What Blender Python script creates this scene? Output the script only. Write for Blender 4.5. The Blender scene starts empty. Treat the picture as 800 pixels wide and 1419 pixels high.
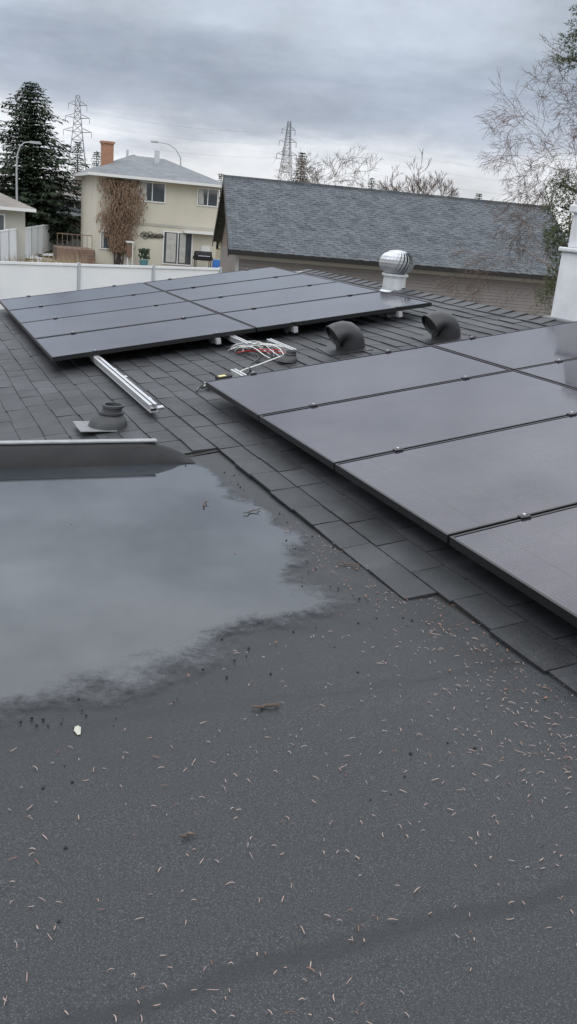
import bpy, math, random
import numpy as np
from mathutils import Vector, Matrix, noise
random.seed(7); rng=np.random.default_rng(7)
scene=bpy.context.scene
CZ=3.9
AZ=math.radians(24.42); TB=math.radians(9.6)
A=Vector((-math.sin(AZ),math.cos(AZ),0)); Bh=Vector((math.cos(AZ),math.sin(AZ),0))
B=Vector((math.cos(AZ)*math.cos(TB),math.sin(AZ)*math.cos(TB),math.sin(TB))); N=B.cross(A)
O=Vector((-0.651,6.218,-1.274+CZ))
def frame(X,Y,Z,o):
    return Matrix(((X[0],Y[0],Z[0],o[0]),(X[1],Y[1],Z[1],o[1]),(X[2],Y[2],Z[2],o[2]),(0,0,0,1)))
ROOF=frame(B,A,N,O)                    # local x = up-slope, y = along ridge, z = normal
FLAT=frame(Bh,A,Vector((0,0,1)),Vector((O.x,O.y,0)))
def zflat(a): return CZ-1.357-0.02*(a+1.06)

# ------------------------------------------------------------------ materials
def mat(name,col=(.5,.5,.5),rough=.6,metal=0,spec=.5,ior=None):
    m=bpy.data.materials.new(name); m.use_nodes=True
    b=m.node_tree.nodes['Principled BSDF']
    b.inputs['Base Color'].default_value=(*col,1); b.inputs['Roughness'].default_value=rough
    b.inputs['Metallic'].default_value=metal
    b.inputs['Specular IOR Level'].default_value=spec
    if ior: b.inputs['IOR'].default_value=ior
    return m
class NT:
    def __init__(s,m): s.t=m.node_tree; s.n=s.t.nodes; s.l=s.t.links; s.b=s.n['Principled BSDF']
    def add(s,typ,**k):
        n=s.n.new(typ)
        for a,v in k.items(): setattr(n,a,v)
        return n
    def coord(s,out='Object',scale=None):
        c=s.add('ShaderNodeTexCoord')
        if scale is None: return c.outputs[out]
        mp=s.add('ShaderNodeMapping'); mp.inputs['Scale'].default_value=scale
        s.l.new(c.outputs[out],mp.inputs['Vector']); return mp.outputs[0]
    def noise(s,vec,scale,detail=4,rough=.55):
        n=s.add('ShaderNodeTexNoise'); n.inputs['Scale'].default_value=scale; n.inputs['Detail'].default_value=detail
        n.inputs['Roughness'].default_value=rough; s.l.new(vec,n.inputs['Vector']); return n.outputs['Fac']
    def ramp(s,fac,stops,smooth=False):
        r=s.add('ShaderNodeValToRGB'); e=r.color_ramp.elements
        if smooth: r.color_ramp.interpolation='EASE'
        while len(e)<len(stops): e.new(.5)
        for i,(p,c) in enumerate(stops):
            e[i].position=p; e[i].color=(c,c,c,1) if isinstance(c,(int,float)) else (*c,1)
        s.l.new(fac,r.inputs[0]); return r.outputs[0]
    def math(s,op,a,b=None,c=None,clamp=False):
        n=s.add('ShaderNodeMath',operation=op); n.use_clamp=clamp
        for i,v in enumerate((a,b,c)):
            if v is None: continue
            if isinstance(v,(int,float)): n.inputs[i].default_value=v
            else: s.l.new(v,n.inputs[i])
        return n.outputs[0]
    def mix(s,fac,a,b,blend='MIX'):
        n=s.add('ShaderNodeMix',data_type='RGBA',blend_type=blend)
        if isinstance(fac,(int,float)): n.inputs[0].default_value=fac
        else: s.l.new(fac,n.inputs[0])
        for i,v in ((6,a),(7,b)):
            if isinstance(v,tuple): n.inputs[i].default_value=(*v,1)
            else: s.l.new(v,n.inputs[i])
        return n.outputs[2]
    def bump(s,h,strength=.3,dist=.01,norm=None):
        n=s.add('ShaderNodeBump'); n.inputs['Strength'].default_value=strength; n.inputs['Distance'].default_value=dist
        s.l.new(h,n.inputs['Height'])
        if norm: s.l.new(norm,n.inputs['Normal'])
        return n.outputs[0]
    def attr(s,name):
        n=s.add('ShaderNodeAttribute'); n.attribute_name=name; return n.outputs['Fac']
    def set(s,inp,v): s.l.new(v,s.b.inputs[inp])
def mottled(name,c1,c2,scale=6,rough=.7,bump=.2,bscale=60,bdist=.005,metal=0,spec=.5):
    m=mat(name,c1,rough,metal,spec); t=NT(m); v=t.coord()
    f=t.noise(v,scale,4,.65); t.set('Base Color',t.mix(t.ramp(f,[(.32,0.),(.68,1.)]),c1,c2))
    if bump: t.set('Normal',t.bump(t.noise(v,bscale,2),bump,bdist))
    return m

# membrane
M_mem=mat('membrane',rough=.6,spec=.42); t=NT(M_mem); v=t.coord()
big=t.noise(v,.9,4,.6); med=t.noise(v,7,4,.65); fine=t.noise(v,330,1,.6); grit=t.noise(v,150,1,.5)
damp=t.attr('damp')
c=t.mix(t.ramp(big,[(.3,0.),(.7,1.)]),(.019,.022,.026),(.032,.036,.041))
c=t.mix(t.ramp(med,[(.3,0.),(.75,1.)]),c,(.026,.028,.031))
c=t.mix(t.math('MULTIPLY',t.ramp(fine,[(.54,0.),(.74,1.)]),.8),c,(.12,.125,.13))
c=t.mix(t.math('MULTIPLY',t.ramp(grit,[(.56,0.),(.64,1.)]),.5),c,(.009,.010,.012))
dn=t.math('ADD',damp,t.math('MULTIPLY',t.math('SUBTRACT',med,.5),.9))
dn=t.ramp(dn,[(.25,0.),(.85,1.)])
c=t.mix(t.math('MULTIPLY',dn,.6),c,(.007,.008,.009)); t.set('Base Color',c)
t.set('Roughness',t.math('SUBTRACT',t.math('ADD',.44,t.math('MULTIPLY',big,.16)),t.math('MULTIPLY',dn,.18)))
t.set('Normal',t.bump(t.math('ADD',fine,t.math('MULTIPLY',grit,.8)),.45,.003))
# water : thin film at the margins lets the rough membrane through
M_wat=mat('water',(.022,.025,.029),.03,spec=.5,ior=1.68); t=NT(M_wat); v=t.coord(); dep=t.attr('depth')
wn=t.noise(v,34,4,.7); wn2=t.noise(v,6,4,.6)
d2=t.math('ADD',dep,t.math('ADD',t.math('MULTIPLY',t.math('SUBTRACT',wn,.5),.45),t.math('MULTIPLY',t.math('SUBTRACT',wn2,.5),.55)))
t.set('Base Color',t.mix(t.ramp(t.noise(v,1.6,4),[(.35,0.),(.7,1.)]),(.024,.029,.035),(.042,.049,.057)))
t.set('Roughness',t.math('SUBTRACT',.30,t.math('MULTIPLY',t.ramp(d2,[(.10,0.),(.95,1.)],True),.28)))
t.set('Alpha',t.ramp(d2,[(.06,0.),(.66,1.)],True))
# shingles
M_sh=mat('shingle',rough=.6,spec=.42); t=NT(M_sh); v=t.coord(); tint=t.attr('tint')
c=t.mix(tint,(.017,.019,.022),(.048,.051,.056))
c=t.mix(t.ramp(t.noise(v,260,1),[(.50,0.),(.72,.75)]),c,(.10,.103,.107))
c=t.mix(t.ramp(t.noise(v,1.3,4),[(.4,0.),(.66,.75)]),c,(.014,.015,.017))
c=t.mix(t.ramp(t.noise(v,11,4,.7),[(.55,0.),(.75,.5)]),c,(.070,.073,.075))
t.set('Base Color',c); t.set('Roughness',t.math('ADD',.28,t.math('MULTIPLY',t.noise(v,3,3),.40)))
t.set('Normal',t.bump(t.noise(v,200,1),.6,.003))
# panel glass
M_gl=mat('panel_glass',(.012,.012,.018),.12,spec=.5,ior=1.62); t=NT(M_gl); tc=t.coord(); sx=t.add('ShaderNodeSeparateXYZ'); t.l.new(tc,sx.inputs[0])
fx=t.math('FRACT',t.math('MULTIPLY',sx.outputs[0],1/.0152)); lx=t.math('LESS_THAN',fx,.14)
fy=t.math('FRACT',t.math('MULTIPLY',sx.outputs[1],1/.0915)); ly=t.math('LESS_THAN',fy,.035)
fx2=t.math('FRACT',t.math('MULTIPLY',sx.outputs[0],1/.183)); lx2=t.math('LESS_THAN',fx2,.02)
c=t.mix(t.math('MULTIPLY',lx,.65),(.011,.010,.022),(.085,.08,.105))
c=t.mix(t.math('MAXIMUM',ly,lx2),c,(.004,.004,.005)); 
dust_sheen=t.noise(tc,2.2,5,.7); c=t.mix(t.math('MULTIPLY',t.ramp(dust_sheen,[(.35,0.),(.75,1.)]),.11),c,(.27,.22,.24))  # pinkish dust, strengthened so the glass sheen is put into the colour
t.set('Base Color',c)
drops=t.ramp(t.noise(tc,130,1,.5),[(.58,0.),(.68,1.)])
t.set('Roughness',t.math('ADD',.03,t.math('ADD',t.math('MULTIPLY',dust_sheen,.07),t.math('MULTIPLY',drops,.10))))
t.set('Normal',t.bump(drops,.05,.002))
M_frame=mat('panel_frame',(.010,.010,.011),.4)
M_alu=mottled('aluminium',(.66,.67,.68),(.54,.55,.56),20,.40,.05,metal=.6)
M_strip=mottled('weathered_flashing',(.38,.39,.40),(.27,.28,.29),14,.45,.05,metal=.3)
M_blk=mottled('black_plastic',(.010,.010,.011),(.018,.018,.019),8,.6,.15,60,spec=.3)
M_vent=mottled('vent_metal',(.016,.017,.018),(.030,.030,.032),10,.45,.1,60)
M_rub=mottled('grey_rubber',(.035,.037,.04),(.060,.062,.065),10,.6,.2,60)
M_galv=mottled('galvanised',(.72,.74,.75),(.52,.54,.56),9,.36,.05,metal=.45)
M_white=mottled('white_paint',(.76,.77,.79),(.58,.60,.62),3,.5,.05)
M_fence=mottled('fence_white',(.80,.82,.84),(.72,.75,.78),.6,.45,.03,5)
M_fpost=mat('fence_post',(.42,.45,.48),.5)
M_wred=mat('wire_red',(.45,.03,.02),.4); M_wblk=mat('wire_black',(.012,.012,.012),.4); M_wwht=mat('wire_white',(.70,.70,.67),.4); M_yel=mat('label',(.65,.58,.25),.5)
M_bark=mottled('bark',(.10,.08,.065),(.055,.045,.04),8,.9,.5,20,.03)
M_barkr=mottled('bark_red',(.17,.125,.11),(.11,.085,.075),8,.9,.3,20,.03)
M_barkg=mottled('bark_grey',(.26,.23,.21),(.17,.15,.14),8,.9,.3,20,.03)
def leafmat(name,c1,c2,sc=1.2):
    m=mat(name,c1,.75,spec=.25); t=NT(m); v=t.coord()
    f=t.noise(v,sc,5,.7); t.set('Base Color',t.mix(t.ramp(f,[(.3,0.),(.7,1.)]),c1,c2)); return m
M_spr=leafmat('spruce_needles',(.014,.026,.017),(.050,.070,.036))
M_spr2=leafmat('pine_needles',(.030,.045,.020),(.10,.115,.045),3)
M_ivy=leafmat('dry_vine',(.19,.12,.08),(.32,.225,.155),1.5)
M_grass=mottled('grass',(.11,.10,.055),(.20,.165,.10),.12,.95,.5,8,.05)
M_dry=leafmat('dry_stalks',(.22,.17,.10),(.36,.29,.19),3)
M_snow=mottled('snow',(.78,.80,.83),(.6,.6,.6),3,.7,.3,8,.05)
M_cream=mottled('stucco_cream',(.59,.55,.455),(.52,.49,.41),.7,.9,.2,40)
M_cream2=mottled('stucco_beige',(.46,.445,.385),(.39,.38,.34),.7,.9,.2,40)
M_brown=mottled('siding_brown',(.19,.15,.125),(.14,.115,.10),.7,.85,.2,30)
M_taupe=mottled('siding_taupe',(.225,.205,.196),(.19,.172,.165),.5,.6,.06,30)
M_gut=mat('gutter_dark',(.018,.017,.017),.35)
M_trim=mat('trim_white',(.70,.70,.69),.5); M_soff=mat('soffit_light',(.42,.42,.42),.6); M_lead=mottled('lead_flashing',(.16,.165,.17),(.23,.235,.24),12,.5,.1)
M_win=mat('window_glass',(.05,.06,.07),.06,ior=1.9); M_curt=mottled('curtain',(.50,.49,.45),(.36,.36,.34),2.5,.8,0)
M_brick=mat('brick',rough=.85); t=NT(M_brick); v=t.coord('Object'); bk=t.add('ShaderNodeTexBrick'); bk.inputs['Scale'].default_value=5
bk.inputs['Color1'].default_value=(.42,.19,.11,1); bk.inputs['Color2'].default_value=(.31,.14,.08,1); bk.inputs['Mortar'].default_value=(.35,.28,.22,1)
rx=t.add('ShaderNodeMapping'); rx.inputs['Rotation'].default_value=(math.radians(90),0,0); t.l.new(v,rx.inputs[0]); t.l.new(rx.outputs[0],bk.inputs[0]); t.set('Base Color',bk.outputs[0])
M_steel=mat('pylon_steel',(.22,.23,.25),.6,.3)
M_pole=mat('lamp_pole',(.40,.42,.43),.5,.4)
M_needle=leafmat('needle_tan',(.33,.22,.19),(.52,.43,.38),9)
M_leafr=leafmat('leaf_rust',(.20,.095,.07),(.30,.17,.13),20)
M_twig=mat('twig',(.09,.065,.05),.8); M_grit_shade=mat('grit',(.012,.011,.010),.7)
M_feather=mat('pale_leaf',(.44,.44,.37),.7)
M_blue=mat('blue_plastic',(.03,.13,.4),.4); M_teal=mat('pot',(.1,.25,.3),.5)
M_wood=mottled('deck_wood',(.20,.125,.09),(.13,.09,.065),3,.8,.2,20)
def roofmat(name,c1,c2,bw,rh):
    m=mat(name,c1,.8); t=NT(m); v=t.coord('Object'); k=t.add('ShaderNodeTexBrick'); k.inputs['Scale'].default_value=1
    k.inputs['Brick Width'].default_value=bw; k.inputs['Row Height'].default_value=rh; k.inputs['Mortar Size'].default_value=.012; k.inputs['Mortar Smooth'].default_value=.4
    k.inputs['Color1'].default_value=(*c1,1); k.inputs['Color2'].default_value=(*c2,1); k.inputs['Mortar'].default_value=(c1[0]*.45,c1[1]*.45,c1[2]*.45,1)
    t.l.new(v,k.inputs[0]); c=t.mix(t.ramp(t.noise(v,1.3,5,.75),[(.35,0.),(.7,.6)]),k.outputs[0],(c2[0]*1.35,c2[1]*1.35,c2[2]*1.35))
    t.set('Base Color',c); t.set('Normal',t.bump(k.outputs['Fac'],-.5,.01)); return m
M_nroof=roofmat('roof_shingle_bluegrey',(.048,.057,.066),(.105,.118,.130),.33,.17)
M_croof=roofmat('roof_shingle_grey',(.14,.155,.17),(.19,.20,.21),.35,.2)
M_broof=roofmat('roof_shingle_tan',(.17,.15,.135),(.22,.20,.18),.35,.2)

# ------------------------------------------------------------------ mesh builder
class MB:
    def __init__(s): s.v=[]; s.f=[]; s.m=[]; s.mats=[]
    def mi(s,m):
        if m not in s.mats: s.mats.append(m)
        return s.mats.index(m)
    def face(s,pts,m):
        i=len(s.v); s.v+=[tuple(p) for p in pts]; s.f.append(tuple(range(i,i+len(pts)))); s.m.append(s.mi(m))
    def box(s,lo,hi,m,M=None):
        x0,y0,z0=lo; x1,y1,z1=hi
        P=[(x0,y0,z0),(x1,y0,z0),(x1,y1,z0),(x0,y1,z0),(x0,y0,z1),(x1,y0,z1),(x1,y1,z1),(x0,y1,z1)]
        if M: P=[tuple(M@Vector(p)) for p in P]
        i=len(s.v); s.v+=P; k=s.mi(m)
        for q in ((0,3,2,1),(4,5,6,7),(0,1,5,4),(1,2,6,5),(2,3,7,6),(3,0,4,7)):
            s.f.append(tuple(i+j for j in q)); s.m.append(k)
    def tube(s,pts,rad,m,n=8,cap=True):
        pts=[Vector(p) for p in pts]; 
        if isinstance(rad,(int,float)): rad=[rad]*len(pts)
        k=s.mi(m); base=len(s.v); prev=None
        for i,p in enumerate(pts):
            d=(pts[min(i+1,len(pts)-1)]-pts[max(i-1,0)]); 
            if d.length<1e-9: d=Vector((0,0,1))
            d.normalize()
            if prev is None:
                u=d.orthogonal().normalized()
            else:
                u=(prev-d*prev.dot(d)); u=u.normalized() if u.length>1e-6 else d.orthogonal().normalized()
            prev=u; w=d.cross(u)
            for j in range(n):
                a=2*math.pi*j/n; s.v.append(tuple(p+(u*math.cos(a)+w*math.sin(a))*rad[i]))
        for i in range(len(pts)-1):
            for j in range(n):
                a=base+i*n+j; b=base+i*n+(j+1)%n
                s.f.append((a,b,b+n,a+n)); s.m.append(k)
        if cap:
            s.f.append(tuple(base+j for j in reversed(range(n)))); s.m.append(k)
            e=base+(len(pts)-1)*n; s.f.append(tuple(e+j for j in range(n))); s.m.append(k)
    def obj(s,name,M=None,parent=None,smooth=False,bevel=0):
        me=bpy.data.meshes.new(name); me.from_pydata(s.v,[],s.f)
        for m in s.mats: me.materials.append(m)
        me.polygons.foreach_set('material_index',s.m)
        if smooth: me.polygons.foreach_set('use_smooth',[True]*len(s.f))
        me.update(); o=bpy.data.objects.new(name,me); scene.collection.objects.link(o)
        if parent: o.parent=parent
        elif M: o.matrix_world=M
        if bevel:
            b=o.modifiers.new('bevel','BEVEL'); b.width=bevel; b.segments=2; b.limit_method='ANGLE'
        if smooth:
            e=o.modifiers.new('es','EDGE_SPLIT'); e.split_angle=math.radians(40)
        return o
def empty(name,M=None):
    e=bpy.data.objects.new(name,None); scene.collection.objects.link(e)
    if M: e.matrix_world=M
    return e

# ------------------------------------------------------------------ our house roof
house=empty('house')
def child(o,p=house):
    M=o.matrix_world.copy(); o.parent=p; o.matrix_world=M
    return o
poly=[(-1.26,-3.0),(-1.26,-.62),(-1.12,-.517),(-1.41,-.394),(-1.70,-.46),(-1.956,-.492),(-2.16,-.392),(-2.52,-.417),(-2.78,-.49),(-3.02,-.53),(-3.26,-.50),(-3.44,-.56),(-3.48,-.80),(-3.54,-1.0),(-3.66,-1.16),(-3.74,-1.27),(-3.80,-1.45),(-3.82,-1.60),(-3.83,-1.78),(-3.88,-2.2),(-3.8,-3.4),(-1.26,-3.4)]
PG=np.array(poly)
def sdist(a,b):
    x=np.stack([a,b],-1); n=len(PG); best=np.full(a.shape,1e9); inside=np.zeros(a.shape,bool)
    for i in range(n):
        p=PG[i]; q=PG[(i+1)%n]; e=q-p; w=x-p
        tt=np.clip((w@e)/(e@e),0,1); d=np.linalg.norm(w-tt[...,None]*e,axis=-1); best=np.minimum(best,d)
        c=((p[1]>b)!=(q[1]>b))&(a<(q[0]-p[0])*(b-p[1])/((q[1]-p[1])+1e-12)+p[0]); inside^=c
    return np.where(inside,best,-best)
st=.025
aa=np.arange(-8.0,-1.14,st); bb=np.arange(-4.6,.02,st)
GA,GB=np.meshgrid(aa,bb,indexing='ij'); SD=sdist(GA,GB)
nz=np.zeros_like(SD)
for i in range(GA.shape[0]):
    for j in range(GA.shape[1]):
        if -.5<SD[i,j]<.4:
            x,y=GA[i,j],GB[i,j]
            nz[i,j]=noise.noise((x*3,y*3,.3))*.10+noise.noise((x*9,y*9,2.))*.055+noise.noise((x*27,y*27,5.))*.03
SDN=SD+nz
ZF=CZ-1.357-.02*(GA+1.06)
dip=np.clip(SDN+.10,-.05,.25)*.05
ZR=ZF-dip-.006
ZS=O.z+GB*math.tan(TB)-.010
k=.02; ZR=np.where(np.abs(ZR-ZS)<k,np.maximum(ZR,ZS)+(k-np.abs(ZR-ZS))**2/(4*k),np.maximum(ZR,ZS))
for sa in (-4.79,-3.885,-5.7):
    wob=.012*np.sin(GB*5+sa)+.006*np.sin(GB*17)
    ZR+=np.where((GA<sa+wob)&(GA>sa-1.0),.0035,0)*(GB<-.15)
shore=np.clip((-GA-2.6)/.9,0,1)
damp=np.clip(1+SDN/(.35+.25*shore),0,1); damp=np.maximum(damp,np.clip(1-np.abs(GB-(-.32))/.35,0,1)*.95*np.clip((GA+5.2)/1.5,0,1))
for sa,kk in ((-4.79,1.),(-3.885,.75),(-5.7,1.)):
    wob=.010*np.sin(GB*5+sa)+.008*np.sin(GB*17+1)
    damp=np.maximum(damp,np.clip(1.5-np.abs(GA-sa-wob)/.022,0,1.3)*kk)
na,nb=GA.shape
V=np.stack([GB,GA,ZR],-1).reshape(-1,3)
idx=np.arange(na*nb).reshape(na,nb)
F=np.stack([idx[:-1,:-1],idx[:-1,1:],idx[1:,1:],idx[1:,:-1]],-1).reshape(-1,4)
me=bpy.data.meshes.new('flat_roof_membrane'); me.from_pydata(V.tolist(),[],F.tolist()); me.materials.append(M_mem)
at=me.attributes.new('damp','FLOAT','POINT'); at.data.foreach_set('value',damp.reshape(-1).astype(np.float32))
me.polygons.foreach_set('use_smooth',[True]*len(F)); me.update()
mem=bpy.data.objects.new('flat_roof_membrane',me); scene.collection.objects.link(mem); mem.matrix_world=FLAT; child(mem)
W=np.stack([GB,GA,ZF-.0045],-1).reshape(-1,3); keep=(SDN>-.12)&(GA<-1.16)
FK=keep[:-1,:-1]&keep[1:,1:]&keep[:-1,1:]&keep[1:,:-1]
FW=F.reshape(na-1,nb-1,4)[FK]
u,inv=np.unique(FW,return_inverse=True)
me=bpy.data.meshes.new('puddle_water'); me.from_pydata(W[u].tolist(),[],inv.reshape(-1,4).tolist()); me.materials.append(M_wat)
dpt=np.clip((SDN+.07)/(.17+.24*shore),0,1.3); dpt=np.where((GA>-1.6)&(GB<-.62),1.3,dpt)
edge=np.clip((SDN+.115)/.05,0,1); dpt=(dpt-.35*(1-edge)).reshape(-1)
at=me.attributes.new('depth','FLOAT','POINT'); at.data.foreach_set('value',dpt[u].astype(np.float32)); me.update()
me.polygons.foreach_set('use_smooth',[True]*len(me.polygons))
pud=bpy.data.objects.new('puddle_water',me); scene.collection.objects.link(pud); pud.matrix_world=FLAT

# shingles as individual tabs
def shingles(name,a0,a1,rows,M,ex=.145,w=.27):
    vs=[];fs=[];tn=[]
    for r in rows:
        b=r*ex; a=a0+((r*.42)%1)*w+((r*37)%5)*.016
        while a<a1:
            ww=w*random.uniform(.84,1.14) if r%3 else w*random.uniform(.95,1.05)
            am=a+ww*.5
            lim=-.30 if am>-3.3 else -.15
            if am<-1.14 and b<lim-.02: a+=ww; continue
            g=random.uniform(.0016,.0040); j=random.uniform(-.005,.005); h=.0085+random.uniform(-.002,.004); tv=random.random()
            x0=b+j; x1=b+ex+.03; y0=a+g; y1=a+ww-g; sk=random.uniform(-.003,.003)
            i=len(vs)
            vs+=[(x0,y0,-.002),(x0+sk,y1,-.002),(x0,y0,h),(x0+sk,y1,h+random.uniform(-.0015,.0015)),(x1,y0,.0005),(x1,y1,.0005),(x1,y0,-.004),(x1,y1,-.004)]
            fs+=[(i,i+2,i+3,i+1),(i+2,i+4,i+5,i+3),(i,i+6,i+4,i+2),(i+1,i+3,i+5,i+7)]
            tn+=[tv**1.3]*8; a+=ww
    me=bpy.data.meshes.new(name); me.from_pydata(vs,[],fs); me.materials.append(M_sh)
    t=me.attributes.new('tint','FLOAT','POINT'); t.data.foreach_set('value',tn); me.update()
    o=bpy.data.objects.new(name,me); scene.collection.objects.link(o); o.matrix_world=M; child(o); return o
RB=3.50
nr0=int(-2.9/.145); nr1=int(RB/.145)
shingles('shingle_roof',-8.4,5.95,range(nr0,nr1),ROOF)
m=MB()
m.face([(-2.9,-1.14,-.006),(RB,-1.14,-.006),(RB,5.97,-.006),(-2.9,5.97,-.006)],M_grit_shade)
m.face([(-.28,-8.4,-.006),(RB,-8.4,-.006),(RB,-1.14,-.006),(-.28,-1.14,-.006)],M_grit_shade)
m.box((-2.95,5.97,-.2),(RB,6.0,.01),M_trim)
child(m.obj('roof_deck',ROOF))
rid=O+B*RB
B2=Vector((math.cos(AZ)*math.cos(TB),math.sin(AZ)*math.cos(TB),-math.sin(TB))); N2=B2.cross(A)
BACK=frame(B2,A,N2,rid)
m=MB(); m.face([(0,-8.4,-.004),(5.5,-8.4,-.004),(5.5,5.97,-.004),(0,5.97,-.004)],M_grit_shade); child(m.obj('back_roof_deck',BACK))
def backsh():
    vs=[];fs=[];tn=[]
    for r in range(0,36):
        b=5.3-r*.145; a=-8.4+(r%2)*.15
        while a<5.95:
            i=len(vs); g=.003;h=.008
            vs+=[(b,a+g,-.002),(b,a+.3-g,-.002),(b,a+g,h),(b,a+.3-g,h),(b-.17,a+g,.0005),(b-.17,a+.3-g,.0005)]
            fs+=[(i,i+1,i+3,i+2),(i+2,i+3,i+5,i+4)]; tn+=[random.random()**1.5]*6; a+=.3
    me=bpy.data.meshes.new('back_shingles'); me.from_pydata(vs,[],fs); me.materials.append(M_sh)
    t=me.attributes.new('tint','FLOAT','POINT'); t.data.foreach_set('value',tn); me.update()
    o=bpy.data.objects.new('back_shingles',me); scene.collection.objects.link(o); o.matrix_world=BACK; child(o)
backsh()
vs=[];fs=[];tn=[]; a=-8.4
while a<5.9:
    i=len(vs); s1,z1=.15,-.15*math.tan(TB)
    vs+=[(-s1,a,z1+.012),(0,a,.03),(s1,a,z1+.012),(-s1,a+.24,z1+.005),(0,a+.24,.016),(s1,a+.24,z1+.005),(-s1,a,z1-.01),(0,a,.0),(s1,a,z1-.01)]
    fs+=[(i,i+1,i+4,i+3),(i+1,i+2,i+5,i+4),(i,i+6,i+7,i+1),(i+1,i+7,i+8,i+2),(i+6,i,i+3)]; tn+=[random.random()]*9; a+=.21
me=bpy.data.meshes.new('ridge_cap'); me.from_pydata(vs,[],fs); me.materials.append(M_sh)
t=me.attributes.new('tint','FLOAT','POINT'); t.data.foreach_set('value',tn); me.update()
o=bpy.data.objects.new('ridge_cap',me); scene.collection.objects.link(o); o.matrix_world=frame(Bh,A,Vector((0,0,1)),rid); child(o)
# curb (cant strip) at the end of the flat roof
m=MB(); zc=zflat(-1.2)
prof=[(-1.30,-.03),(-1.285,.012),(-1.20,.080),(-1.17,.088),(-1.14,.088),(-1.14,-.15)]
bs=[-4.6,-.75,-.66,-.58,-.52,-.47]; sc=[1,1,.9,.62,.3,.02]
k=m.mi(M_blk); n=len(prof)
for b,s in zip(bs,sc):
    for (a,z) in prof: m.v.append((b,a,zc+(z*s if z>0 else z)))
for i in range(len(bs)-1):
    for j in range(n-1):
        p=i*n+j; m.f.append((p,p+n,p+n+1,p+1)); m.m.append(k)
child(m.obj('roof_curb',FLAT,smooth=True))
m=MB(); m.box((-4.6,-1.165,zc+.091),(-.66,-1.12,zc+.104),M_strip); m.box((-4.6,-1.135,zc-.05),(-.66,-1.12,zc+.0905),M_strip)
m.box((-1.60,-1.115,zc+.02),(-1.53,-1.02,zc+.18),M_white)
child(m.obj('curb_flashing',FLAT,bevel=.004))
m=MB()
m.box((-4.4,-7.9,0),(-.5,-1.3,2.35),M_cream2); m.box((-2.4,-1.25,0),(8.3,5.6,1.95),M_cream2); m.box((-.4,-8.3,0),(8.3,-1.3,2.1),M_cream2)
m.box((-4.65,-8.03,2.30),(-4.605,-1.14,2.68),M_trim); 
child(m.obj('walls',FLAT))

# ------------------------------------------------------------------ solar arrays
def array(name,a0,b0,rows,cols,W=1.836,H=1.05,n0=.100,n1=.137):
    root=empty(name,ROOF)
    def add(m,nm,**k):
        o=m.obj(nm,**k); o.parent=root; return o
    fr=MB(); gl=MB(); rl=MB(); cl=MB()
    for r in range(rows):
        for c in range(cols):
            x0=b0+c*W+.008; x1=b0+(c+1)*W-.008; y1=a0-r*H-.009; y0=a0-(r+1)*H+.009; e=.011
            z0,z1=n0,n1
            fr.box((x0,y0,z0),(x0+e,y1,z1),M_frame); fr.box((x1-e,y0,z0),(x1,y1,z1),M_frame)
            fr.box((x0+e,y0,z0),(x1-e,y0+e,z1),M_frame); fr.box((x0+e,y1-e,z0),(x1-e,y1,z1),M_frame)
            t1,t2=random.uniform(-.0015,.0015),random.uniform(-.0015,.0015); i=len(gl.v)
            gl.box((x0+e,y0+e,z1-.009),(x1-e,y1-e,z1-.003),M_gl)
            for q,dz in ((4,t1),(5,t2),(6,-t1),(7,-t2)):
                p=gl.v[i+q]; gl.v[i+q]=(p[0],p[1],p[2]+dz)
    for c in range(cols):
        for rx in (.37,1.46):
            x=b0+c*W+rx
            rl.box((x-.02,a0-rows*H-.03,n0-.052),(x+.02,a0+.03,n0-.002),M_alu)
            y=a0-.3
            while y>a0-rows*H:
                rl.box((x+.021,y-.03,.006),(x+.027,y+.03,.08),M_alu); rl.box((x+.021,y-.03,.003),(x+.09,y+.03,.010),M_alu); y-=1.2
            for r in range(0,rows+1):
                y=a0-r*H; 
                if r in(0,rows): y+= .002 if r==0 else -.002
                cl.box((x-.022,y-.017,n1+.0015),(x+.022,y+.017,n1+.006),M_frame)
                cl.tube([(x,y,n1+.006),(x,y,n1+.014)],.007,M_alu,8)
    add(fr,'frames'); add(gl,'glass'); add(rl,'rails'); add(cl,'clamps')
    return root
array('solar_panel_array',0,0,4,2)
array('solar_panel_array',5.873,-.802,4,2)

def rail(m,x,y0,y1,z0,w=.042,h=.05):
    m.box((x-w/2,y0,z0),(x+w/2,y1,z0+.006),M_alu); m.box((x-w/2,y0,z0+h-.005),(x-.006,y1,z0+h),M_alu); m.box((x+.006,y0,z0+h-.005),(x+w/2,y1,z0+h),M_alu)
    m.box((x-w/2+.002,y0+.001,z0+.006),(x-w/2+.006,y1-.001,z0+h-.005),M_alu); m.box((x+w/2-.006,y0+.001,z0+.006),(x+w/2-.002,y1-.001,z0+h-.005),M_alu)
    m.box((x-w/2+.006,y0+.002,z0+.024),(x+w/2-.006,y1-.002,z0+.028),M_alu)
m=MB(); rail(m,-.425,-.20,1.85,.035,.055,.055)
for y in (0.0,1.1): m.box((-.395,y-.03,.008),(-.388,y+.03,.085),M_alu); m.box((-.388,y-.03,.008),(-.31,y+.03,.014),M_alu)
m.obj('mounting_rail',ROOF)
m=MB(); rail(m,.80,1.25,1.95,.05); rail(m,1.02,.78,1.35,.04)
m.box((.78,1.50,.008),(.86,1.56,.05),M_alu); m.box((.98,1.0,.008),(1.06,1.06,.04),M_alu)
m.box((.72,1.42,.01),(.90,1.47,.035),M_alu)
m.obj('rail_bracket',ROOF,bevel=.002)
m=MB()
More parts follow.
